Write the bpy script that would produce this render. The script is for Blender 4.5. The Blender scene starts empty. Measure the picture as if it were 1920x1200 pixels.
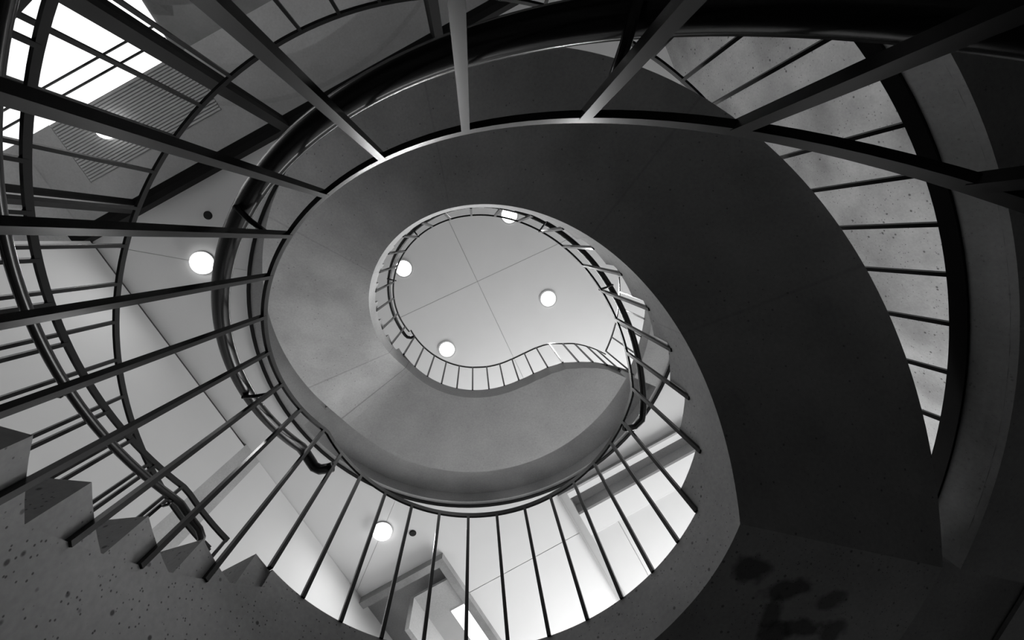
import bpy, bmesh, math, random
from mathutils import Vector, Matrix
from math import sin, cos, radians, degrees, pi, hypot, atan2
random.seed(7)
SC = bpy.context.scene
COL = SC.collection

# ------------------------------------------------------------------ camera
# world: X to the picture's right, Y to its bottom, Z up; the camera stands in the
# stair well just above eye height of the basement and looks almost straight up
CAM_Z = 1.84
F_PX = 800.0
R0 = Vector((0.996029163, 0.0, -0.0890275644))
R1 = Vector((-0.016206606, 0.983291067, -0.181317465))
R2 = Vector((0.0875400088, 0.182040317, 0.979386578))
cam_d = bpy.data.cameras.new('camera'); cam = bpy.data.objects.new('camera', cam_d)
COL.objects.link(cam)
cam_d.sensor_fit = 'HORIZONTAL'; cam_d.sensor_width = 36.0; cam_d.lens = F_PX / 1920.0 * 36.0
cam_d.clip_start = 0.01; cam_d.clip_end = 200
mw = Matrix.Identity(4)
for i in range(3):
    mw[i][0] = R0[i]; mw[i][1] = -R1[i]; mw[i][2] = -R2[i]
mw[2][3] = CAM_Z
cam.matrix_world = mw
SC.camera = cam

# ------------------------------------------------------------------ world, daylight, exposure
SC.view_settings.view_transform = 'Standard'
SC.view_settings.look = 'None'
SC.view_settings.gamma = 1.0
SC.view_settings.use_curve_mapping = False
SC.view_settings.exposure = 0.0
SC.cycles.use_denoising = True
SC.cycles.max_bounces = 8
SC.cycles.diffuse_bounces = 5
SC.cycles.caustics_reflective = False
SC.cycles.caustics_refractive = False
W = bpy.data.worlds.new('overcast'); SC.world = W; W.use_nodes = True
W.node_tree.nodes['Background'].inputs[0].default_value = (0.9, 0.9, 0.9, 1)
W.node_tree.nodes['Background'].inputs[1].default_value = 0.03

# shared geometry ---------------------------------------------------
CX, CY = 0.02, 0.806                   # axis of the stair well
RW, RO = 1.05, 2.02                    # inner and outer edge of the stair
RG = 2.14                              # edge of the round floor openings
FH = 3.51                              # storey height
FL0, FL1, FL2 = 0.0, 3.51, 7.02        # basement, middle floor, upper floor
CEIL1, CEIL2 = 6.80, 10.24
D1 = Vector((0.88, -0.475, 0)).normalized()
D2 = Vector((0.475, 0.88, 0)).normalized()
G0 = Vector((-3.99, 0.0, 0))           # room corner

def area(name, loc, target, sx, sy, power):
    d = bpy.data.lights.new(name, 'AREA'); d.shape = 'RECTANGLE'; d.size = sx; d.size_y = sy; d.energy = power
    o = bpy.data.objects.new(name, d); COL.objects.link(o); o.location = loc
    dirv = Vector(target) - Vector(loc)
    q = dirv.to_track_quat('-Z', 'Z'); o.rotation_euler = q.to_euler()
    return o
CV = Vector((CX, CY, 0))
def wp(a, b, z): v = CV + D1 * a + D2 * b; return (v.x, v.y, z)
# daylight of the window fronts on the side where the photograph's ceilings brighten
area('window_middle_floor_offscreen', wp(.3, 8.2, 5.0), wp(.1, 0, 5.3), 6.0, 2.6, 800)
area('window_upper_floor_offscreen', wp(0.0, 6.2, 8.6), wp(0, 0, 8.6), 9.0, 2.6, 720)

# ------------------------------------------------------------------ materials
def new_mat(name):
    m = bpy.data.materials.new(name); m.use_nodes = True
    nt = m.node_tree; b = nt.nodes['Principled BSDF']
    return m, nt, b
def concrete(name, g, dots=0.0, rough=0.85, mottle=0.25, dot_scale=26.0, seams=None, stains=None, dot_r=0.16):
    m, nt, b = new_mat(name); N = nt.nodes; L = nt.links
    tc = N.new('ShaderNodeTexCoord')
    n1 = N.new('ShaderNodeTexNoise'); n1.inputs['Scale'].default_value = 2.2; n1.inputs['Detail'].default_value = 6
    L.new(tc.outputs['Object'], n1.inputs['Vector'])
    r1 = N.new('ShaderNodeMapRange'); r1.inputs['From Min'].default_value = .3; r1.inputs['From Max'].default_value = .7
    r1.inputs['To Min'].default_value = g * (1 - mottle); r1.inputs['To Max'].default_value = g * (1 + mottle)
    L.new(n1.outputs['Fac'], r1.inputs['Value'])
    n2 = N.new('ShaderNodeTexNoise'); n2.inputs['Scale'].default_value = 55; n2.inputs['Detail'].default_value = 3
    L.new(tc.outputs['Object'], n2.inputs['Vector'])
    r2 = N.new('ShaderNodeMapRange'); r2.inputs['To Min'].default_value = .82; r2.inputs['To Max'].default_value = 1.18
    L.new(n2.outputs['Fac'], r2.inputs['Value'])
    mu = N.new('ShaderNodeMath'); mu.operation = 'MULTIPLY'
    L.new(r1.outputs[0], mu.inputs[0]); L.new(r2.outputs[0], mu.inputs[1])
    val = mu.outputs[0]
    def times(sock):
        nonlocal val
        q = N.new('ShaderNodeMath'); q.operation = 'MULTIPLY'
        L.new(val, q.inputs[0]); L.new(sock, q.inputs[1]); val = q.outputs[0]
    if dots > 0:
        for sc, rr, thr in ((dot_scale, dot_r, .55), (dot_scale * 2.6, dot_r * 1.1, .65)):
            v = N.new('ShaderNodeTexVoronoi'); v.inputs['Scale'].default_value = sc
            L.new(tc.outputs['Object'], v.inputs['Vector'])
            mr = N.new('ShaderNodeMapRange'); mr.inputs['From Min'].default_value = rr * .55; mr.inputs['From Max'].default_value = rr
            mr.inputs['To Min'].default_value = 1 - dots; mr.inputs['To Max'].default_value = 1
            L.new(v.outputs['Distance'], mr.inputs['Value'])
            # only some of the cells carry a hole
            sp = N.new('ShaderNodeSeparateColor'); L.new(v.outputs['Color'], sp.inputs[0])
            gt = N.new('ShaderNodeMath'); gt.operation = 'GREATER_THAN'; gt.inputs[1].default_value = thr
            L.new(sp.outputs[0], gt.inputs[0])
            mx = N.new('ShaderNodeMath'); mx.operation = 'MAXIMUM'
            L.new(mr.outputs[0], mx.inputs[0]); L.new(gt.outputs[0], mx.inputs[1])
            times(mx.outputs[0])
    if seams:
        se = N.new('ShaderNodeSeparateXYZ'); L.new(tc.outputs['Object'], se.inputs[0])
        at = N.new('ShaderNodeMath'); at.operation = 'ARCTAN2'
        neg = N.new('ShaderNodeMath'); neg.operation = 'MULTIPLY'; neg.inputs[1].default_value = -1
        L.new(se.outputs['Y'], neg.inputs[0]); L.new(neg.outputs[0], at.inputs[0]); L.new(se.outputs['X'], at.inputs[1])
        for ph, dk in seams:
            a = radians(((ph + 180) % 360) - 180)
            sb = N.new('ShaderNodeMath'); sb.operation = 'SUBTRACT'; sb.inputs[1].default_value = a
            L.new(at.outputs[0], sb.inputs[0])
            ab = N.new('ShaderNodeMath'); ab.operation = 'ABSOLUTE'; L.new(sb.outputs[0], ab.inputs[0])
            mr = N.new('ShaderNodeMapRange'); mr.inputs['From Min'].default_value = .002; mr.inputs['From Max'].default_value = .006
            mr.inputs['To Min'].default_value = 1 - dk; mr.inputs['To Max'].default_value = 1
            L.new(ab.outputs[0], mr.inputs['Value']); times(mr.outputs[0])
    if stains:
        nz = N.new('ShaderNodeTexNoise'); nz.inputs['Scale'].default_value = 16
        L.new(tc.outputs['Object'], nz.inputs['Vector'])
        for (sx, sy, lx, ly, rot, dk) in stains:
            mp = N.new('ShaderNodeMapping'); mp.vector_type = 'TEXTURE'
            mp.inputs['Location'].default_value = (sx, sy, 0); mp.inputs['Rotation'].default_value = (0, 0, rot)
            mp.inputs['Scale'].default_value = (lx, ly, 1000)
            L.new(tc.outputs['Object'], mp.inputs['Vector'])
            ln = N.new('ShaderNodeVectorMath'); ln.operation = 'LENGTH'; L.new(mp.outputs[0], ln.inputs[0])
            ad = N.new('ShaderNodeMath'); ad.operation = 'MULTIPLY_ADD'; ad.inputs[1].default_value = 1.1
            L.new(nz.outputs['Fac'], ad.inputs[0]); L.new(ln.outputs['Value'], ad.inputs[2])
            mr = N.new('ShaderNodeMapRange'); mr.inputs['From Min'].default_value = 1.15; mr.inputs['From Max'].default_value = 1.6
            mr.inputs['To Min'].default_value = 1 - dk; mr.inputs['To Max'].default_value = 1
            L.new(ad.outputs[0], mr.inputs['Value']); times(mr.outputs[0])
    cb = N.new('ShaderNodeCombineColor')
    for k in range(3): L.new(val, cb.inputs[k])
    L.new(cb.outputs[0], b.inputs['Base Color'])
    b.inputs['Roughness'].default_value = rough
    bp = N.new('ShaderNodeBump'); bp.inputs['Strength'].default_value = .15; bp.inputs['Distance'].default_value = .004
    L.new(n2.outputs['Fac'], bp.inputs['Height']); L.new(bp.outputs[0], b.inputs['Normal'])
    return m
def plain(name, g, rough=.6, metal=0.0, var=.06, scale=8.0, spec=.5):
    m, nt, b = new_mat(name); N = nt.nodes; L = nt.links
    tc = N.new('ShaderNodeTexCoord'); n = N.new('ShaderNodeTexNoise'); n.inputs['Scale'].default_value = scale
    L.new(tc.outputs['Object'], n.inputs['Vector'])
    r = N.new('ShaderNodeMapRange'); r.inputs['To Min'].default_value = g * (1 - var); r.inputs['To Max'].default_value = g * (1 + var)
    L.new(n.outputs['Fac'], r.inputs['Value'])
    cb = N.new('ShaderNodeCombineColor')
    for k in range(3): L.new(r.outputs[0], cb.inputs[k])
    L.new(cb.outputs[0], b.inputs['Base Color'])
    b.inputs['Roughness'].default_value = rough; b.inputs['Metallic'].default_value = metal
    b.inputs['Specular IOR Level'].default_value = spec
    return m
def emit(name, strength, g=1.0):
    m, nt, b = new_mat(name)
    b.inputs['Base Color'].default_value = (.8, .8, .8, 1)
    b.inputs['Emission Color'].default_value = (g, g, g, 1); b.inputs['Emission Strength'].default_value = strength
    return m
M = {}
CONC = .36                              # every cast concrete surface of the stair has this one reflectance
M['stair'] = concrete('stair_concrete', CONC, dots=.5, mottle=.18, dot_scale=20, dot_r=.13,
                      seams=[(218, .35), (203, .25), (150, .15), (100, .12), (52, .12), (20, .12)])
M['landing'] = concrete('landing_concrete', CONC, dots=.3, mottle=.1, dot_scale=20, dot_r=.13)
M['base_mid'] = concrete('recess_concrete', CONC, mottle=.15)
M['stair_low'] = concrete('stair_concrete_pitted', CONC, dots=.75, mottle=.16, dot_scale=22, dot_r=.2)
M['step'] = concrete('step_concrete', CONC, dots=.7, mottle=.2, dot_scale=22, dot_r=.18)
M['step_low'] = concrete('step_concrete_pale', CONC, dots=.6, mottle=.2, dot_scale=22, dot_r=.18)
M['slab'] = concrete('slab_concrete', CONC, dots=.6, mottle=.2, dot_scale=22, dot_r=.18,
    stains=[(1.08, .50, .10, .07, .3, .75), (1.25, .61, .13, .055, -.2, .75), (1.45, .68, .08, .05, -.4, .6),
            (1.19, .72, .05, .10, .2, .7), (1.21, .82, .08, .07, 0, .75), (1.33, .80, .11, .05, .15, .75), (1.48, .83, .08, .06, -.6, .7)])
M['slab_up'] = concrete('ring_beam_concrete', CONC, dots=.25, mottle=.15)
M['wall_conc'] = concrete('wall_concrete', CONC, dots=.7, mottle=.35, dot_scale=14, dot_r=.16)
M['base_conc'] = concrete('basement_concrete', .30, dots=.3, mottle=.2)
M['plaster'] = plain('white_plaster', .66, .9, 0, .03, 3)
M['upper_wall'] = plain('upper_wall_plaster', .66, .9, 0, .05, 3)
M['ceil'] = plain('ceiling_board', .80, .9, 0, .03, 2)
M['ceil_top'] = plain('upper_ceiling_board', .80, .9, 0, .03, 2)
M['grey'] = concrete('grey_plaster', .42, mottle=.1)
M['floor'] = plain('floor_covering', .20, .5, 0, .06, 3)
M['steel'] = plain('blackened_steel', .005, .27, 0, .25, 30, spec=.24)
M['pipe'] = plain('dark_steel_tube', .006, .24, 0, .25, 30, spec=.35)
M['black'] = plain('black_plastic', .012, .8, 0)
M['frame'] = plain('black_window_frame', .010, .6, 0, spec=.1)
M['darkgrey'] = concrete('dark_grey_board', .26, mottle=.3)
M['pass_board'] = concrete('passage_board', .72, mottle=.12)
M['paving'] = concrete('pale_bounce_paving', .7, mottle=.1)
M['trim'] = plain('pale_trim', .40, .6, 0)
M['slat'] = plain('grey_metal_slat', .7, .4, .2)
M['lamp_body'] = plain('lamp_housing', .35, .5, 0)
M['spot_glow'] = emit('spotlight_glow', 5)
M['lamp_glow'] = emit('lamp_glow', 3)
M['panel_glow'] = emit('light_panel_glow', 1.5)
M['sky_glow'] = emit('skylight_glow', 1.5)
gm, nt, b = new_mat('window_glass')
for n in list(nt.nodes):
    if n.type != 'OUTPUT_MATERIAL': nt.nodes.remove(n)
out = [n for n in nt.nodes if n.type == 'OUTPUT_MATERIAL'][0]
tr = nt.nodes.new('ShaderNodeBsdfTransparent'); gl = nt.nodes.new('ShaderNodeBsdfGlossy'); gl.inputs['Roughness'].default_value = .01
lw = nt.nodes.new('ShaderNodeLayerWeight'); lw.inputs['Blend'].default_value = .5
pw = nt.nodes.new('ShaderNodeMath'); pw.operation = 'POWER'; pw.inputs[1].default_value = 4.0
fr = nt.nodes.new('ShaderNodeMath'); fr.operation = 'MULTIPLY_ADD'; fr.inputs[1].default_value = .35; fr.inputs[2].default_value = .03
nt.links.new(lw.outputs['Facing'], pw.inputs[0]); nt.links.new(pw.outputs[0], fr.inputs[0])
mxs = nt.nodes.new('ShaderNodeMixShader')
tr.inputs['Color'].default_value = (.92, .92, .92, 1)
nt.links.new(fr.outputs[0], mxs.inputs[0]); nt.links.new(tr.outputs[0], mxs.inputs[1]); nt.links.new(gl.outputs[0], mxs.inputs[2])
nt.links.new(mxs.outputs[0], out.inputs['Surface'])
M['glass'] = gm

# ------------------------------------------------------------------ helpers
def tag(o, label=None, cat=None, group=None, kind=None):
    if label: o['label'] = label
    if cat: o['category'] = cat
    if group: o['group'] = group
    if kind: o['kind'] = kind
    return o
def empty(name, loc, label, cat, group=None):
    o = bpy.data.objects.new(name, None); COL.objects.link(o); o.location = loc; o.empty_display_size = .1
    return tag(o, label, cat, group)
def obj(name, bm, mat, parent=None, origin=None, smooth=False):
    """link a bmesh (world coordinates) as one object; origin moves the object's origin"""
    me = bpy.data.meshes.new(name)
    bmesh.ops.recalc_face_normals(bm, faces=bm.faces[:])
    og = Vector(origin) if origin is not None else Vector((0, 0, 0))
    if og.length: bmesh.ops.translate(bm, verts=bm.verts[:], vec=-og)
    bm.to_mesh(me); bm.free()
    me.polygons.foreach_set('use_smooth', [True] * len(me.polygons))
    if not smooth: me.set_sharp_from_angle(angle=radians(28))
    me.materials.append(M[mat])
    o = bpy.data.objects.new(name, me); COL.objects.link(o)
    o.location = og
    if parent is not None:
        o.parent = parent
        o.location = og - wloc(parent)
    return o
def wloc(o):
    v = Vector((0, 0, 0))
    while o is not None: v += o.location; o = o.parent
    return v
def pol(r, ph, z): return Vector((CX + r * cos(radians(ph)), CY - r * sin(radians(ph)), z))
def rad_dir(ph): return Vector((cos(radians(ph)), -sin(radians(ph)), 0))
def frange(a, b, n): return [a + (b - a) * i / n for i in range(n + 1)]
def solid_strip(bm, secs, close=False):
    """secs: list of closed sections (lists of points, same count); skin them and cap the ends"""
    rows = [[bm.verts.new(p) for p in s] for s in secs]
    n = len(rows[0]); m = len(rows)
    for i in range(m if close else m - 1):
        a, c = rows[i], rows[(i + 1) % m]
        for k in range(n):
            try: bm.faces.new((a[k], a[(k + 1) % n], c[(k + 1) % n], c[k]))
            except ValueError: pass
    if not close:
        bm.faces.new(rows[0]); bm.faces.new(rows[-1][::-1])
    return bm
def box_bm(c, ax, ay, az, bm=None, bevel=0):
    """box centred at c with half-axis vectors"""
    bm = bm or bmesh.new(); c = Vector(c); ax, ay, az = Vector(ax), Vector(ay), Vector(az)
    v = [bm.verts.new(c + ax * i + ay * j + az * k) for i in (-1, 1) for j in (-1, 1) for k in (-1, 1)]
    for f in ((0, 1, 3, 2), (4, 6, 7, 5), (0, 4, 5, 1), (2, 3, 7, 6), (0, 2, 6, 4), (1, 5, 7, 3)):
        bm.faces.new([v[i] for i in f])
    if bevel: bmesh.ops.bevel(bm, geom=bm.edges[:], offset=bevel, segments=1, affect='EDGES')
    return bm
def wallbox(p0, p1, n, th, z0, z1):
    """wall from p0 to p1 (its room face), thickness th towards n"""
    p0, p1, n = Vector(p0), Vector(p1), Vector(n); d = (p1 - p0)
    c = (p0 + p1) / 2 + n * th / 2; c.z = (z0 + z1) / 2
    d.z = 0
    return box_bm(c, d / 2, n * th / 2, (0, 0, (z1 - z0) / 2))
def tube_bm(pts, r, seg=12, bm=None):
    bm = bm or bmesh.new(); pts = [Vector(p) for p in pts]; secs = []
    up = Vector((0, 0, 1))
    for i, p in enumerate(pts):
        t = (pts[min(i + 1, len(pts) - 1)] - pts[max(i - 1, 0)]).normalized()
        a = t.cross(up)
        if a.length < 1e-4: a = Vector((1, 0, 0))
        a.normalize(); c = a.cross(t).normalized()
        secs.append([p + a * r * cos(2 * pi * k / seg) + c * r * sin(2 * pi * k / seg) for k in range(seg)])
    return solid_strip(bm, secs)
def bar_bm(pts, w, h, bm=None):
    """flat bar, width w across, height h, top edge along pts"""
    bm = bm or bmesh.new(); pts = [Vector(p) for p in pts]; secs = []
    for i, p in enumerate(pts):
        t = pts[min(i + 1, len(pts) - 1)] - pts[max(i - 1, 0)]; t.z = 0; t.normalize()
        a = Vector((t.y, -t.x, 0)) * (w / 2)
        secs.append([p - a, p + a, p + a - Vector((0, 0, h)), p - a - Vector((0, 0, h))])
    return solid_strip(bm, secs)
def cyl_bm(c, r, z0, z1, seg=32, bm=None):
    bm = bm or bmesh.new()
    secs = [[Vector((c[0] + r * cos(2 * pi * k / seg), c[1] + r * sin(2 * pi * k / seg), z)) for k in range(seg)] for z in (z0, z1)]
    return solid_strip(bm, secs)
def annulus_bm(rin, rout, z0, z1, phs, close=False):
    bm = bmesh.new(); secs = []
    for ph in phs:
        a = rin(ph) if callable(rin) else rin; c = rout(ph) if callable(rout) else rout
        zz = z0(ph) if callable(z0) else z0
        secs.append([pol(a, ph, zz), pol(c, ph, zz), pol(c, ph, z1), pol(a, ph, z1)])
    return solid_strip(bm, secs, close)
def clip(bm, p, n):
    g = bm.verts[:] + bm.edges[:] + bm.faces[:]
    r = bmesh.ops.bisect_plane(bm, geom=g, plane_co=p, plane_no=n, clear_outer=True, dist=1e-5)
    e = [x for x in r['geom_cut'] if isinstance(x, bmesh.types.BMEdge) and x.is_boundary]
    if e:
        try: bmesh.ops.holes_fill(bm, edges=e, sides=0)
        except Exception: pass
    return bm
NG = Vector((-D1.y, D1.x, 0))
if (CV - G0).dot(NG) > 0: NG = -NG      # outward normal of the glazed wall
NL = Vector((-D2.y, D2.x, 0))
if (CV - G0).dot(NL) > 0: NL = -NL      # outward normal of the left wall

# ------------------------------------------------------------------ stair profile functions (absolute heights)
DPH = 12.06; RISE = FH / 20; PH_TOP = 207.0
SLOPE = 0.0149
def sof2(ph):
    a = 6.74 - (3.26 + SLOPE * max(ph + 16, 0)); k = .045
    return 6.74 - (a if a > 12 * k else k * math.log(1 + math.exp(a / k)))
def sof1(ph): return sof2(ph) - FH
def strtop2(ph): return sof2(ph) + .27
def rail1(ph): return min(2.67, 1.03 + .0149 * (ph - 91.8)) + CAM_Z
def rail2(ph): return min(max(2.67, 2.86 + .0156 * (ph - 1.6)), 6.18) + CAM_Z

# ------------------------------------------------------------------ setting: floors
# edge of the upper floor beside the well: circle, then a reverse curve out to the round opening
S_PTS = [(-93, 1.05), (-82, 1.053), (-71, 1.06), (-60.4, 1.075), (-50, 1.112), (-40.7, 1.185), (-33.5, 1.30), (-28.9, 1.475),
         (-25.9, 1.645), (-24.3, 1.84), (-23.6, 2.0), (-23.2, 2.14)]
def interp(tab, x):
    for (x0, y0), (x1, y1) in zip(tab, tab[1:]):
        if x0 <= x <= x1: return y0 + (y1 - y0) * (x - x0) / (x1 - x0)
    return tab[0][1] if x < tab[0][0] else tab[-1][1]
BIG = 9.5
def phis_for(extra):
    s = set(round(x, 2) for x in frange(-180, 180, 120)) | set(round(e, 2) for e in extra)
    return sorted(s)[:-1]
def wrap(ph): return ((ph + 180) % 360) - 180
E1 = [212 - 360, 212.05 - 360, -16, -15.95]
def rin1(ph):
    ph = wrap(ph)
    return RW + .06 if (ph > 212.02 - 360 and ph < -15.98) else RG
E2 = [212 - 360, 212.05 - 360] + [a for a, _ in S_PTS]
IN2 = .06
def rin2(ph):
    ph = wrap(ph)
    if ph <= 212.02 - 360 or ph > -23.25: return RG
    if ph < -93: return RW
    return interp(S_PTS, ph)

def low_land(p): return sof1(p) if p < 260 else sof1(260) + (FL1 - .25 - sof1(260)) * min((p - 260) / 60, 1)
bm = box_bm((0.5, 1.5, -.1), (7, 0, 0), (0, 7, 0), (0, 0, .1))
tag(obj('floor', bm, 'base_conc'), kind='structure', label='dark basement floor at the foot of the stair')
# middle floor slab, its landing and the rim of the round opening
fl1 = obj('floor', annulus_bm(rin1, BIG, FL1 - .20, FL1, phis_for(E1), True), 'base_conc', origin=(CX, CY, FL1))
tag(fl1, kind='structure', label='middle floor slab with a round stair opening')
obj('landing_slab', annulus_bm(RW, RO, low_land, FL1 - .004, frange(262, 344, 42)), 'slab', fl1, origin=(CX, CY, FL1))
obj('landing_slab', annulus_bm(RW, RO + .12, low_land, FL1 - .004, frange(212.2, 261.9, 26)), 'stair_low', fl1, origin=(CX, CY, FL1))
obj('floor_finish', annulus_bm(RG + .05, BIG, FL1, FL1 + .006, frange(-180, 180, 120)[:-1], True), 'floor', fl1, origin=(CX, CY, FL1))
obj('ring_beam', annulus_bm(RG, 2.5, FL1 - .23, FL1 - .19, frange(-16, 212, 114)), 'base_conc', fl1, origin=(CX, CY, FL1))
obj('edge_trim', annulus_bm(RG - .012, RG + .03, FL1 - .06, FL1 + .012, frange(-15.5, 211, 114)), 'steel', fl1, origin=(CX, CY, FL1))
obj('ceiling_lining', annulus_bm(2.55, BIG, FL1 - .22, FL1 - .205, frange(-180, 180, 60)[:-1], True), 'base_conc', fl1, origin=(CX, CY, FL1))

# upper floor slab
bm = annulus_bm(lambda p: RG if (wrap(p) <= 212.02 - 360 or wrap(p) > -23.25) else 2.456, BIG, FL2 - .20, FL2, phis_for(E2), True)
clip(bm, G0 + NG * .12, NG); clip(bm, G0 + NL * .12, NL)
fl2 = obj('floor', bm, 'slab_up', origin=(CX, CY, FL2))
tag(fl2, kind='structure', label='upper floor slab with its curved edge over the well')
def rin2l(ph):
    return min(rin2(ph), RO - .03)
obj('landing_slab', annulus_bm(rin2l, RO, lambda p: sof2(p), FL2 - .004, frange(221, 335, 90)), 'landing', fl2, origin=(CX, CY, FL2))
obj('floor_finish', annulus_bm(lambda p: rin2(p) + .002, 2.47, FL2 - .004, FL2, phis_for(E2), True), 'slab_up', fl2, origin=(CX, CY, FL2))
obj('ring_beam', annulus_bm(RG, 2.5, FL2 - .235, FL2 - .19, frange(-24, 213, 120)), 'slab_up', fl2, origin=(CX, CY, FL2))
obj('ring_beam', annulus_bm(2.455, 2.5, FL2 - .235, FL2 - .004, frange(213, 336, 70)), 'slab_up', fl2, origin=(CX, CY, FL2))
obj('recess_plate', annulus_bm(RO + .002, 2.456, FL2 - .06, FL2 - .004, frange(213, 336, 70)), 'base_mid', fl2, origin=(CX, CY, FL2))  # recess shaped in so that the crescent beside the landing falls dark
obj('edge_trim', annulus_bm(2.50, 2.535, FL2 - .25, FL2 - .20, frange(-180, 180, 120)[:-1], True), 'steel', fl2, origin=(CX, CY, FL2))

# ------------------------------------------------------------------ setting: ceilings
def ceil_piece(p0, p1, zb=CEIL1, cuts=()):
    b = annulus_bm(2.535, BIG, zb, zb + .015, frange(p0, p1, max(8, int((p1 - p0) / 3))))
    clip(b, G0 + NG * .02, NG); clip(b, G0 + NL * .02, NL)
    for p, n in cuts: clip(b, p, n)
    return b
ceil1 = bpy.data.objects.new('ceiling', None); COL.objects.link(ceil1); ceil1.location = (CX, CY, CEIL1)
tag(ceil1, kind='structure', label='pale boarded ceiling of the middle floor around the stair opening')
JC = Vector((-0.09, 4.58, 0))           # a straight joint far out on the window side
g = .04
for a0, a1, cuts in ((-113.6 + g, 30, ((JC, D2),)), (30.1, 169 - g, ()), (169 + g, 246.4 - g, ())):
    obj('ceiling_panel', ceil_piece(a0, a1, cuts=cuts), 'ceil', ceil1)
obj('ceiling_panel', ceil_piece(-113.6 + g, 30, cuts=((JC + D2 * .012, -D2),)), 'ceil', ceil1)
bm = annulus_bm(2.535, BIG, CEIL1 + .017, CEIL1 + .02, frange(-180, 180, 60)[:-1], True)
clip(bm, G0 + NG * .02, NG); clip(bm, G0 + NL * .02, NL)
obj('joint_backing', bm, 'grey', ceil1)

# upper ceiling: boards that meet in a cross over the well
ceil2 = bpy.data.objects.new('ceiling', None); COL.objects.link(ceil2); ceil2.location = (.07, .78, CEIL2)
tag(ceil2, kind='structure', label='pale upper ceiling with crossing joints over the stair well')
E1d = Vector((.91, -.415, 0)).normalized(); E2d = Vector((.415, .91, 0))
for i in (-1, 1):
    for j in (-1, 1):
        for ii in range(2):
            for jj in range(2):
                s = 3.2
                c = Vector((.07, .78, CEIL2 + .01)) + E1d * i * (s / 2 + s * ii) + E2d * j * (s / 2 + s * jj)
                obj('ceiling_panel', box_bm(c, E1d * (s / 2 - .0035), E2d * (s / 2 - .0035), (0, 0, .01)), 'ceil_top', ceil2)
obj('joint_backing', box_bm((.07, .78, CEIL2 + .03), E1d * 6.4, E2d * 6.4, (0, 0, .008)), 'grey', ceil2)

# ------------------------------------------------------------------ setting: walls of the middle floor
LW = 2.69
wl = bpy.data.objects.new('wall_left', None); COL.objects.link(wl); wl.location = G0 + Vector((0, 0, FL1))
tag(wl, kind='structure', label='pale plastered wall beside the lower flight')
obj('wall_face', wallbox(G0, G0 + D2 * LW, NL, .2, FL1, CEIL1 - .05), 'plaster', wl)
obj('shadow_gap', wallbox(G0 + NL * .09, G0 + NL * .09 + D2 * LW, NL, .1, CEIL1 - .05, CEIL1), 'grey', wl)   # set back: a real open gap
obj('pilaster', wallbox(G0 + D2 * LW, G0 + D2 * (LW + .26), NL, .2, FL1, CEIL1), 'grey', wl)
obj('wall_face', wallbox(G0 + D2 * (LW + .26), G0 + D2 * 5.9, NL, .2, FL1, CEIL1 - .006), 'plaster', wl)
obj('wall_face', wallbox(G0 + D2 * 9.9, G0 + D2 * 11, NL, .2, FL1, CEIL1 - .006), 'plaster', wl)
obj('lintel', wallbox(G0 + D2 * 5.9, G0 + D2 * 9.9, NL, .2, CEIL1 - .25, CEIL1 - .006), 'plaster', wl)
WR0 = Vector((1.62, -3.03, 0))
bm = wallbox(WR0, WR0 + D2 * 12, D1, .25, FL1, CEIL1)
wr = tag(obj('wall_right', bm, 'wall_conc'), kind='structure', label='pitted concrete wall behind the round gallery railing')

# glazed wall between room and covered passage
MUL = [0.0, .62, 2.38, 4.19, 6.0]
win = bpy.data.objects.new('window_1', None); COL.objects.link(win); win.location = G0 + Vector((0, 0, FL1))
tag(win, kind='structure', label='tall glazed wall with black posts and head beam')
def gp(t, z): v = G0 + D1 * t; return Vector((v.x, v.y, z))
obj('head_beam', box_bm(gp(3.2, CEIL1 - .05) + NG * .06, D1 * 3.3, NG * .06, (0, 0, .075)), 'frame', win)
for t in MUL[1:]:
    obj('mullion', box_bm(gp(t, (FL1 + CEIL1) / 2) + NG * .06, D1 * .045, NG * .06, (0, 0, (CEIL1 - FL1) / 2 - .05)), 'frame', win)
for t0, t1 in zip(MUL, MUL[1:]):
    obj('pane', box_bm(gp((t0 + t1) / 2, (FL1 + CEIL1) / 2) + NG * .06, D1 * ((t1 - t0) / 2 - .045), NG * .001, (0, 0, (CEIL1 - FL1) / 2 - .1)), 'glass', win)

# window fronts out of view; broad ones carry the daylight, side ones are made up
def window_front(name, centre, along, half, z0, z1, label, n=5):
    c = Vector(centre); d = Vector(along); nn = Vector((-d.y, d.x, 0))
    w = bpy.data.objects.new(name, None); COL.objects.link(w); w.location = (c.x, c.y, z0)
    tag(w, kind='structure', label=label)
    for zz in (z0 + .04, z1 - .04):
        obj('frame_rail', box_bm((c.x, c.y, zz), d * half, nn * .04, (0, 0, .04)), 'frame', w)
    for i in range(n + 1):
        p = c + d * (-half + 2 * half * i / n)
        obj('frame_post', box_bm((p.x, p.y, (z0 + z1) / 2), d * .03, nn * .04, (0, 0, (z1 - z0) / 2 - .08)), 'frame', w)
def wv(a, b): return CV + D1 * a + D2 * b
window_front('window_2_added', G0 + D2 * 7.9 + NL * .1, D2, 2.0, FL1, CEIL1 - .25, 'tall added window, unseen, in the pale plastered wall', 3)  # added window, made up as an opening for light from the side
window_front('window_3', wv(0, 7.9), D1, 3.2, FL1, CEIL1, 'broad window front of the middle floor')
window_front('window_4', wv(0, 6.0), D1, 6.2, FL2, CEIL2, 'broad window front of the upper floor', 6)
window_front('window_5_added', wv(6.0, 0), D2, 6.2, FL2, CEIL2, 'added unseen side window front of the upper floor', 6)  # added front, made up to give the upper floor a side opening
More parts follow.
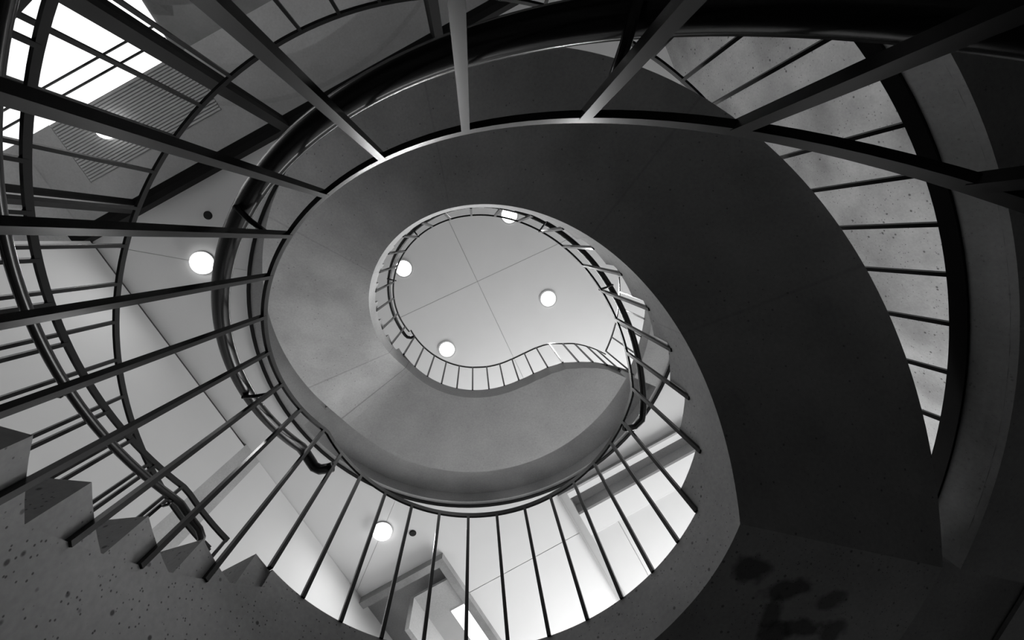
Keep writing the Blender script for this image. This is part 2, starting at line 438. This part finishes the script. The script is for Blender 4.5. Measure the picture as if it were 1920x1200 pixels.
# basement enclosure and upper floor walls
def rect_wall(name, p, d, n, half, z0, z1, mat, label):
    tag(obj(name, wallbox(Vector(p) - Vector(d) * half, Vector(p) + Vector(d) * half, n, .2, z0, z1), mat), kind='structure', label=label)
for nm, dx, dy in (('wall_left', -1, 0), ('wall_right', 1, 0), ('wall_front', 0, 1), ('wall_back', 0, -1)):
    n = Vector((dx, dy, 0)); d = Vector((-dy, dx, 0))
    rect_wall(nm, Vector((.5, 1.5, 0)) + n * 6.6, d, n, 6.6, 0, FL1 - .25, 'base_conc', 'dark concrete basement wall')
for nm, n, dist in (('wall_left', -D1, 6.3), ('wall_back', -D2, 6.3)):
    d = Vector((-n.y, n.x, 0))
    rect_wall(nm, CV + n * dist, d, n, 6.3, FL2, CEIL2, 'upper_wall', 'plain wall of the upper floor')

# ------------------------------------------------------------------ the stair
def flight(base, label, mat):
    off = base - FL1
    t = empty('stair_flight', (CX, CY, base), label, 'staircase', None)
    a0 = 2.0 if off < 0 else -16
    bm = bmesh.new(); secs = []
    for ph in frange(a0, 212.2 if off < 0 else 221, 110):
        s = sof2(ph) + off; s = max(s, .005)
        tp = min(sof2(ph) + .27 + off, base + FH - .006)
        secs.append([pol(RW, ph, s), pol(RO, ph, s), pol(RO, ph, tp), pol(RW, ph, tp)])
    solid_strip(bm, secs)
    obj('waist_slab', bm, mat, t, origin=(CX, CY, base))
    for k in range(1, 21):
        p0 = PH_TOP - (20 - k) * DPH; p1 = p0 + (DPH if k < 20 else 5.2)
        zt = base + k * RISE; bm = bmesh.new(); secs = []
        for ph in frange(p0, p1, 4):
            zb = min(max(strtop2(ph) + off - .02, base), zt - .02)
            secs.append([pol(RW + .014, ph, zb), pol(RO - .012, ph, zb), pol(RO - .012, ph, zt), pol(RW + .014, ph, zt)])
        solid_strip(bm, secs)
        obj('step', bm, 'step' if off == 0 else 'step_low', t, origin=(CX, CY, base))
    return t
flight(FL0, 'concrete stair flight from the basement with sawtooth steps showing above its edge', 'stair_low')
flight(FL1, 'upper concrete spiral stair flight seen as a sweeping dark smooth underside', 'stair')

# ------------------------------------------------------------------ railings
def railing(label, path, posts, rail_h=.035, rail_w=.014, bw=.0185, group=None):
    """path: top edge points of the rail; posts: (top point, bottom z, direction)"""
    t = empty('guard_railing', posts[0][0][:2] + (posts[0][1],) if isinstance(posts[0][0], tuple) else (posts[0][0].x, posts[0][0].y, posts[0][1]), label, 'railing', group)
    obj('top_rail', bar_bm(path, rail_w, rail_h), 'steel', t)
    for p, zb, d in posts:
        d = Vector(d); d.z = 0; d.normalize(); e = Vector((-d.y, d.x, 0)); zt = p.z - rail_h * .5
        bm = box_bm((0, 0, 0), d * bw / 2, e * bw / 2, (0, 0, (zt - zb) / 2))
        bmesh.ops.translate(bm, verts=bm.verts[:], vec=(p.x, p.y, (zt + zb) / 2))
        obj('baluster', bm, 'steel', t, origin=(p.x, p.y, zb))
    return t
def pipe_rail(t, pts, rad=.024, brackets=()):
    h = obj('handrail', tube_bm(pts, rad), 'pipe', t, smooth=True)
    for a, c in brackets:
        a, c = Vector(a), Vector(c); mid = (a + c) / 2; 
        elbow = Vector((c.x, c.y, a.z - .05)); 
        obj('bracket', tube_bm([a, (a + elbow) / 2 + Vector((0, 0, -.012)), elbow, c - Vector((0, 0, rad * .6))], .009, 8), 'pipe', h, smooth=True)
    return h
# well side, lower flight
PH1 = [-4 + 12.06 * i for i in range(0, 6)] + [68.4, 79.6, 91.8, 103.9, 116, 128.1, 140.2, 152.7, 164.7, 177, 188.7, 200.7]
R1P = [ph for ph in PH1]
t = railing('steel bar railing and thick tube handrail on the well edge of the basement flight',
            [pol(RW, ph, rail1(ph)) for ph in frange(-6, 206.5, 110)],
            [(pol(RW + .001, ph, rail1(ph)), max(sof1(ph) + .27 - .006, .0), rad_dir(ph)) for ph in R1P])
pp = [pol(1.15, ph, rail1(ph) - .17) for ph in frange(-4, 207, 110)]
pp += [pol(1.145, 208.5, rail1(208) - .18), pol(1.12, 210, rail1(208) - .19), pol(1.08, 211, rail1(208) - .19), pol(RW, 211.4, rail1(208) - .19)]
pipe_rail(t, pp, .031, [(pol(RW, ph, rail1(ph) - .17), pol(1.15, ph, rail1(ph) - .17)) for ph in (32.2, 79.6, 128.1, 177)])
# well side, middle landing
PHL = [211.5, 222.2, 233.2, 244, 254.6, 265.4, 276.1, 286.8, 297.4, 307.8, 318.3, 328.4, 337.6]
railing('steel bar railing round the well edge of the middle landing, bars against the bright ceiling',
        [pol(RW, ph, FL1 + 1.0) for ph in frange(206.6, 340, 70)],
        [(pol(RW + .001, ph, FL1 + 1.0), FL1 - .008, rad_dir(ph)) for ph in PHL])
# well side, upper flight
PH2 = [-9.5, 1.6, 13, 24.2, 35.8, 46.6, 57.6, 68.6, 80, 91.8, 103.3, 114.6, 126.2, 138.6, 150.6, 162.8, 175.3, 188.1, 200.5]
t = railing('steel bar railing along the well edge of the upper spiral flight',
            [pol(RW, ph, rail2(ph)) for ph in frange(-19.9, 206, 110)],
            [(pol(RW + .001, ph, rail2(ph)), strtop2(ph) - .006, rad_dir(ph)) for ph in PH2])
P2Z = [(-20, 2.57), (-12, 2.69), (-4.7, 2.82), (7.5, 3.02), (20, 3.26), (38, 3.54), (52, 3.80), (100, 4.56), (147, 5.32), (157, 5.49), (172, 5.73), (186, 5.91), (201, 6.08), (209, 6.15)]
def pz2(ph): return sum(interp(P2Z, ph + d) for d in (-6, -3, 0, 3, 6)) / 5 + CAM_Z
pp = [pol(RW, -23.5, pz2(-20)), pol(1.08, -23.3, pz2(-20)), pol(1.12, -22, pz2(-20))] + [pol(1.15, ph, pz2(ph)) for ph in frange(-19, 207, 110)]
pp += [pol(1.14, 209.5, pz2(209)), pol(1.10, 211.3, pz2(210)), pol(RW, 212, pz2(210))]
pipe_rail(t, pp, .023, [(pol(RW, ph, pz2(ph) - .06), pol(1.15, ph, pz2(ph))) for ph in (24.2, 57.6, 126.2, 162.8)])
# upper gallery, reverse curve
PHG = [212.1, 223.3, 234.1, 244.9, 255.9, 266.8]
SPX = [(.17, 1.85), (.365, 1.81), (.55, 1.74), (.735, 1.655), (.915, 1.575), (1.11, 1.52), (1.315, 1.52), (1.5, 1.525), (1.69, 1.57), (1.85, 1.63), (1.985, 1.70)]
gal = [pol(RW, ph, FL2 + 1.0) for ph in frange(206.2, 266.8, 30)]
def cat(ps, n=6):
    out = []
    for i in range(len(ps) - 1):
        p0, p1, p2, p3 = ps[max(i - 1, 0)], ps[i], ps[i + 1], ps[min(i + 2, len(ps) - 1)]
        for k in range(n):
            u = k / n
            out.append(.5 * ((2 * p1) + (p2 - p0) * u + (2 * p0 - 5 * p1 + 4 * p2 - p3) * u * u + (3 * p1 - p0 - 3 * p2 + p3) * u ** 3))
    return out + [ps[-1]]
sv = [Vector((x, y, FL2 + 1.0)) for x, y in SPX]
gal += cat([gal[-1]] + sv)[1:]
posts = [(pol(RW, ph, FL2 + 1.0), FL2 - .02, rad_dir(ph)) for ph in PHG]
for i, p in enumerate(sv[:-1]):
    tv = (sv[i + 1] - sv[max(i - 1, 0)]).normalized()
    posts.append((p, FL2 - .02, (tv.y, -tv.x, 0)))
railing('steel bar railing on the wavy edge of the upper floor above the well', gal, posts)
# round gallery railings at the two floors
def ring_rail(label, fl, p0, p1, n):
    railing(label, [pol(RG, ph, fl + 1.0) for ph in frange(p0, p1, 120)],
            [(pol(RG, ph, fl + 1.0), fl - .02, rad_dir(ph)) for ph in frange(p0, p1, n)])
ring_rail('round steel railing circling the stair opening on the middle floor', FL1, -18.6, 213.6, 38)
ring_rail('round steel railing circling the stair opening on the upper floor', FL2, -23.2, 213.6, 38)
# outer side of the lower flight
PHO = [-4 + 6.03 * i for i in range(0, 36)]
PHO = [p for p in PHO if p < 207]
path = [pol(RO - .01, ph, rail1(ph)) for ph in frange(-6, 214, 120)] + [pol(RO - .01, 214.3, rail1(210))]
t = railing('outer steel railing of the basement flight rising to the landing with a round tube handrail', path,
            [(pol(RO - .01, ph, rail1(ph)), max(sof1(ph) + .25, .0), rad_dir(ph)) for ph in PHO] + [(pol(RO - .01, 213.9, rail1(210)), FL1, rad_dir(213.9))])
pp = [pol(1.92, ph, rail1(ph) - .21) for ph in frange(-4, 208, 110)] + [pol(1.93, 209.5, rail1(208) - .22), pol(1.96, 210.5, rail1(208) - .23), pol(RO - .01, 211, rail1(208) - .23)]
pipe_rail(t, pp, .021, [(pol(RO - .01, ph, rail1(ph) - .21), pol(1.92, ph, rail1(ph) - .21)) for ph in (104.54, 140.72, 176.9, 201.02)])

# ------------------------------------------------------------------ lamps
def spot_lamp(x, y, label):
    t = empty('ceiling_spotlight', (x, y, CEIL2), label, 'spotlight', 'round spotlights in the upper ceiling')
    bm = bmesh.new(); seg = 28
    secs = []
    for r, z in ((.18, CEIL2 + .004), (.18, CEIL2 - .012), (.15, CEIL2 - .012), (.15, CEIL2 + .004)):
        secs.append([Vector((x + r * cos(2 * pi * k / seg), y + r * sin(2 * pi * k / seg), z)) for k in range(seg)])
    secs = [list(s) for s in zip(*secs)]
    solid_strip(bm, secs, True)
    obj('rim', bm, 'plaster', t)
    obj('lens', cyl_bm((x, y), .149, CEIL2 - .006, CEIL2 + .002), 'spot_glow', t)
    d = bpy.data.lights.new('spot_beam', 'SPOT'); d.energy = SPOT_W; d.spot_size = radians(85); d.spot_blend = .8; d.shadow_soft_size = .1
    o = bpy.data.objects.new('spot_beam', d); COL.objects.link(o); o.parent = t; o.location = (0, 0, -.03)
    return t
SPOT_W = 100
for x, y, lb in ((.70, -.49, 'bright round ceiling spotlight crossed by the upper flight railing, opposite the wavy railing'),
                 (1.48, 1.14, 'bright round ceiling spotlight standing clear of every railing in the open ceiling'),
                 (-.56, 2.14, 'bright round ceiling spotlight close above the wavy railing of the upper floor'),
                 (-1.34, .52, 'bright round ceiling spotlight touching the upper flight railing near its tube handrail')):
    spot_lamp(x, y, lb)
def drum_lamp(r, ph, label, LAMP_W=7):
    p = pol(r, ph, CEIL1)
    t = empty('ceiling_lamp', p, label, 'lamp', None)
    obj('housing', cyl_bm((p.x, p.y), .125, CEIL1 - .02, CEIL1 - .0), 'lamp_body', t)
    obj('diffuser', cyl_bm((p.x, p.y), .118, CEIL1 - .05, CEIL1 - .02), 'lamp_glow', t)
    d = bpy.data.lights.new('lamp_light', 'AREA'); d.energy = LAMP_W; d.shape = 'DISK'; d.size = .22; d.spread = radians(170)
    o = bpy.data.objects.new('lamp_light', d); COL.objects.link(o); o.parent = t; o.location = (0, 0, -.056)
drum_lamp(3.0, 169, 'round glowing ceiling lamp near the glazed wall with black posts')
drum_lamp(3.05, 246.4, 'round glowing ceiling lamp near the dark-framed ceiling recess with light panel')
def sensor(x, y, label):
    bm = cyl_bm((x, y), .032, CEIL1 - .012, CEIL1); cyl_bm((x, y), .045, CEIL1 - .004, CEIL1, bm=bm)
    tag(obj('ceiling_sensor', bm, 'black', origin=(x, y, CEIL1)), label, 'sensor')
sensor(-2.82, -.27, 'small black round ceiling sensor near the glazed wall')
sensor(-.83, 3.67, 'small black round ceiling sensor beside the dark-framed recess')

# ------------------------------------------------------------------ framed ceiling recesses on the window side
def local(o, a, c, z): v = Vector((o[0], o[1], 0)) + D1 * a + D2 * c; return Vector((v.x, v.y, z))
def flat(name, o, a0, a1, c0, c1, z0, z1, mat, parent):
    c = local(o, (a0 + a1) / 2, (c0 + c1) / 2, (z0 + z1) / 2)
    return obj(name, box_bm(c, D1 * ((a1 - a0) / 2), D2 * ((c1 - c0) / 2), (0, 0, (z1 - z0) / 2)), mat, parent)
def cut_recess(o, a0, a1, c0, c1, z0, z1):
    """open a real pocket in the ceiling boards and the slab above them"""
    c = local(o, (a0 + a1) / 2, (c0 + c1) / 2, (z0 + z1) / 2)
    me = bpy.data.meshes.new('cutter'); b = box_bm(c, D1 * ((a1 - a0) / 2), D2 * ((c1 - c0) / 2), (0, 0, (z1 - z0) / 2))
    bmesh.ops.recalc_face_normals(b, faces=b.faces[:]); b.to_mesh(me); b.free()
    cut = bpy.data.objects.new('cutter', me); COL.objects.link(cut)
    todo = [fl2] + [ch for ch in ceil1.children]
    for ob in todo:
        md = ob.modifiers.new('pocket', 'BOOLEAN'); md.object = cut; md.operation = 'DIFFERENCE'; md.solver = 'EXACT'; md.use_hole_tolerant = True
    bpy.context.view_layer.update(); dg = bpy.context.evaluated_depsgraph_get()
    new = [(ob, bpy.data.meshes.new_from_object(ob.evaluated_get(dg))) for ob in todo]
    for ob, m2 in new:
        ob.modifiers.clear()
        if len(m2.polygons): ob.data = m2
    bpy.data.objects.remove(cut); bpy.data.meshes.remove(me)
# A: corner at (-.46, 3.98), runs towards -D1 and +D2
A = (-.46, 3.98); z = CEIL1
t = empty('ceiling_recess', (A[0], A[1], z), 'dark ceiling recess with grey frame, pale panel and a bright light panel', 'ceiling recess')
flat('frame_bar', A, -1.75, 0, 0, .10, z - .10, z - .001, 'darkgrey', t)
flat('frame_bar', A, -.10, 0, .10, 3.0, z - .10, z - .001, 'darkgrey', t)
cut_recess(A, -1.75, -.10, .10, 3.0, z - .05, FL2 - .035)
flat('recess_board', A, -1.75, -.10, .10, 3.0, FL2 - .036, FL2 - .030, 'slab_up', t)
flat('pale_panel', A, -.62, -.12, .34, .80, z - .05, z - .012, 'grey', t)
flat('pale_panel', A, -.62, -.12, .80, 3.0, z - .05, z - .012, 'trim', t)
flat('side_board', A, -.68, -.62, .34, 3.0, z - .5, z - .012, 'grey', t)
flat('light_panel', A, -.32, -.12, .78, 2.0, z - .06, z - .05, 'panel_glow', t)
# B: corner at (1.03, 3.23), runs towards +D1 and +D2
Bc = (1.03, 3.23)
t = empty('ceiling_recess', (Bc[0], Bc[1], z), 'pale framed ceiling recess with a broad shadowed slot along one side', 'ceiling recess')
flat('frame_bar', Bc, 0, 3.0, 0, .03, z - .05, z - .001, 'grey', t)
flat('frame_bar', Bc, .12, 3.0, .03, .12, z - .04, z - .001, 'ceil', t)
flat('frame_bar', Bc, 0, .03, .03, 3.0, z - .05, z - .001, 'grey', t)
flat('frame_bar', Bc, .03, .12, .03, 3.0, z - .04, z - .001, 'trim', t)
cut_recess(Bc, .12, 3.0, .12, .40, z - .05, FL2 - .035)
flat('slot_plate', Bc, .12, 3.0, .12, .40, FL2 - .036, FL2 - .030, 'slab_up', t)
flat('pale_panel', Bc, .12, 3.0, .40, .76, z - .03, z - .002, 'ceil', t)
flat('pale_panel', Bc, .12, .52, .77, 3.0, z - .02, z - .002, 'plaster', t)
flat('pale_panel', Bc, .53, 3.0, .77, 3.0, z - .02, z - .002, 'plaster', t)

# ------------------------------------------------------------------ covered passage beyond the glazing
ZP = 6.94
pc = bpy.data.objects.new('ceiling', None); COL.objects.link(pc); pc.location = G0 + Vector((0, 0, ZP))
tag(pc, kind='structure', label='grey ceiling of the covered passage behind the glazed wall')
def pflat(name, a0, a1, c0, c1, z0, z1, mat, parent):
    c = G0 + D1 * ((a0 + a1) / 2) + NG * ((c0 + c1) / 2); c.z = (z0 + z1) / 2
    return obj(name, box_bm(c, D1 * ((a1 - a0) / 2), NG * ((c1 - c0) / 2), (0, 0, (z1 - z0) / 2)), mat, parent)
pflat('ceiling_board', -4.0, .25, .12, 1.2, ZP, ZP + .03, 'pass_board', pc)
pflat('ceiling_board', .25, 1.85, .12, .55, ZP, ZP + .03, 'pass_board', pc)
pflat('ceiling_board', 1.85, 7.5, .12, 1.2, ZP, ZP + .03, 'pass_board', pc)
pflat('ceiling_board', 1.75, 7.5, 1.2, 5.0, ZP + .03, ZP + .06, 'darkgrey', pc)
pflat('slat_backing', .25, 1.85, .55, 1.2, ZP + .016, ZP + .05, 'pass_board', pc)
for i in range(21):
    c = .565 + i * .03
    pflat('slat', .26, 1.84, c, c + .018, ZP - .004, ZP + .03, 'slat', pc)
pv = obj('floor', box_bm(G0 + D1 * 1.5 + NG * 2.7 + Vector((0, 0, FL1 + .02)), D1 * 6, NG * 2.5, (0, 0, .012)), 'paving')  # unseen pale layer added to bounce skylight onto the passage ceiling
tag(pv, kind='structure', label='unseen pale paving added to bounce light in the passage behind the glazed wall')
sk = empty('skylight', G0 + NG * 2.5 + Vector((0, 0, ZP)), 'large glowing white skylight over the passage behind the glazed wall', 'skylight')
pflat('glowing_pane', -4.0, 1.75, 1.52, 5.0, ZP + .02, ZP + .04, 'sky_glow', sk)
pflat('glowing_pane', -4.0, 1.75, 1.38, 1.508, ZP + .02, ZP + .04, 'sky_glow', sk)
pflat('glowing_pane', -4.0, 1.75, 1.22, 1.368, ZP + .02, ZP + .04, 'sky_glow', sk)
pflat('frame_bar', -4.0, 1.75, 1.2, 5.0, ZP + .045, ZP + .06, 'frame', sk)
for c in (1.374, 1.514):
    pflat('frame_bar', -4.0, 1.75, c - .008, c + .008, ZP + .005, ZP + .022, 'frame', sk)
pl = G0 + D1 * .81 + NG * .905
t = empty('ceiling_lamp', (pl.x, pl.y, ZP), 'small white lamp set in the slatted passage ceiling behind the glazing', 'lamp')
obj('housing', cyl_bm((pl.x, pl.y), .095, ZP - .012, ZP - .005), 'lamp_body', t)
obj('diffuser', cyl_bm((pl.x, pl.y), .085, ZP - .10, ZP - .012), 'lamp_glow', t)
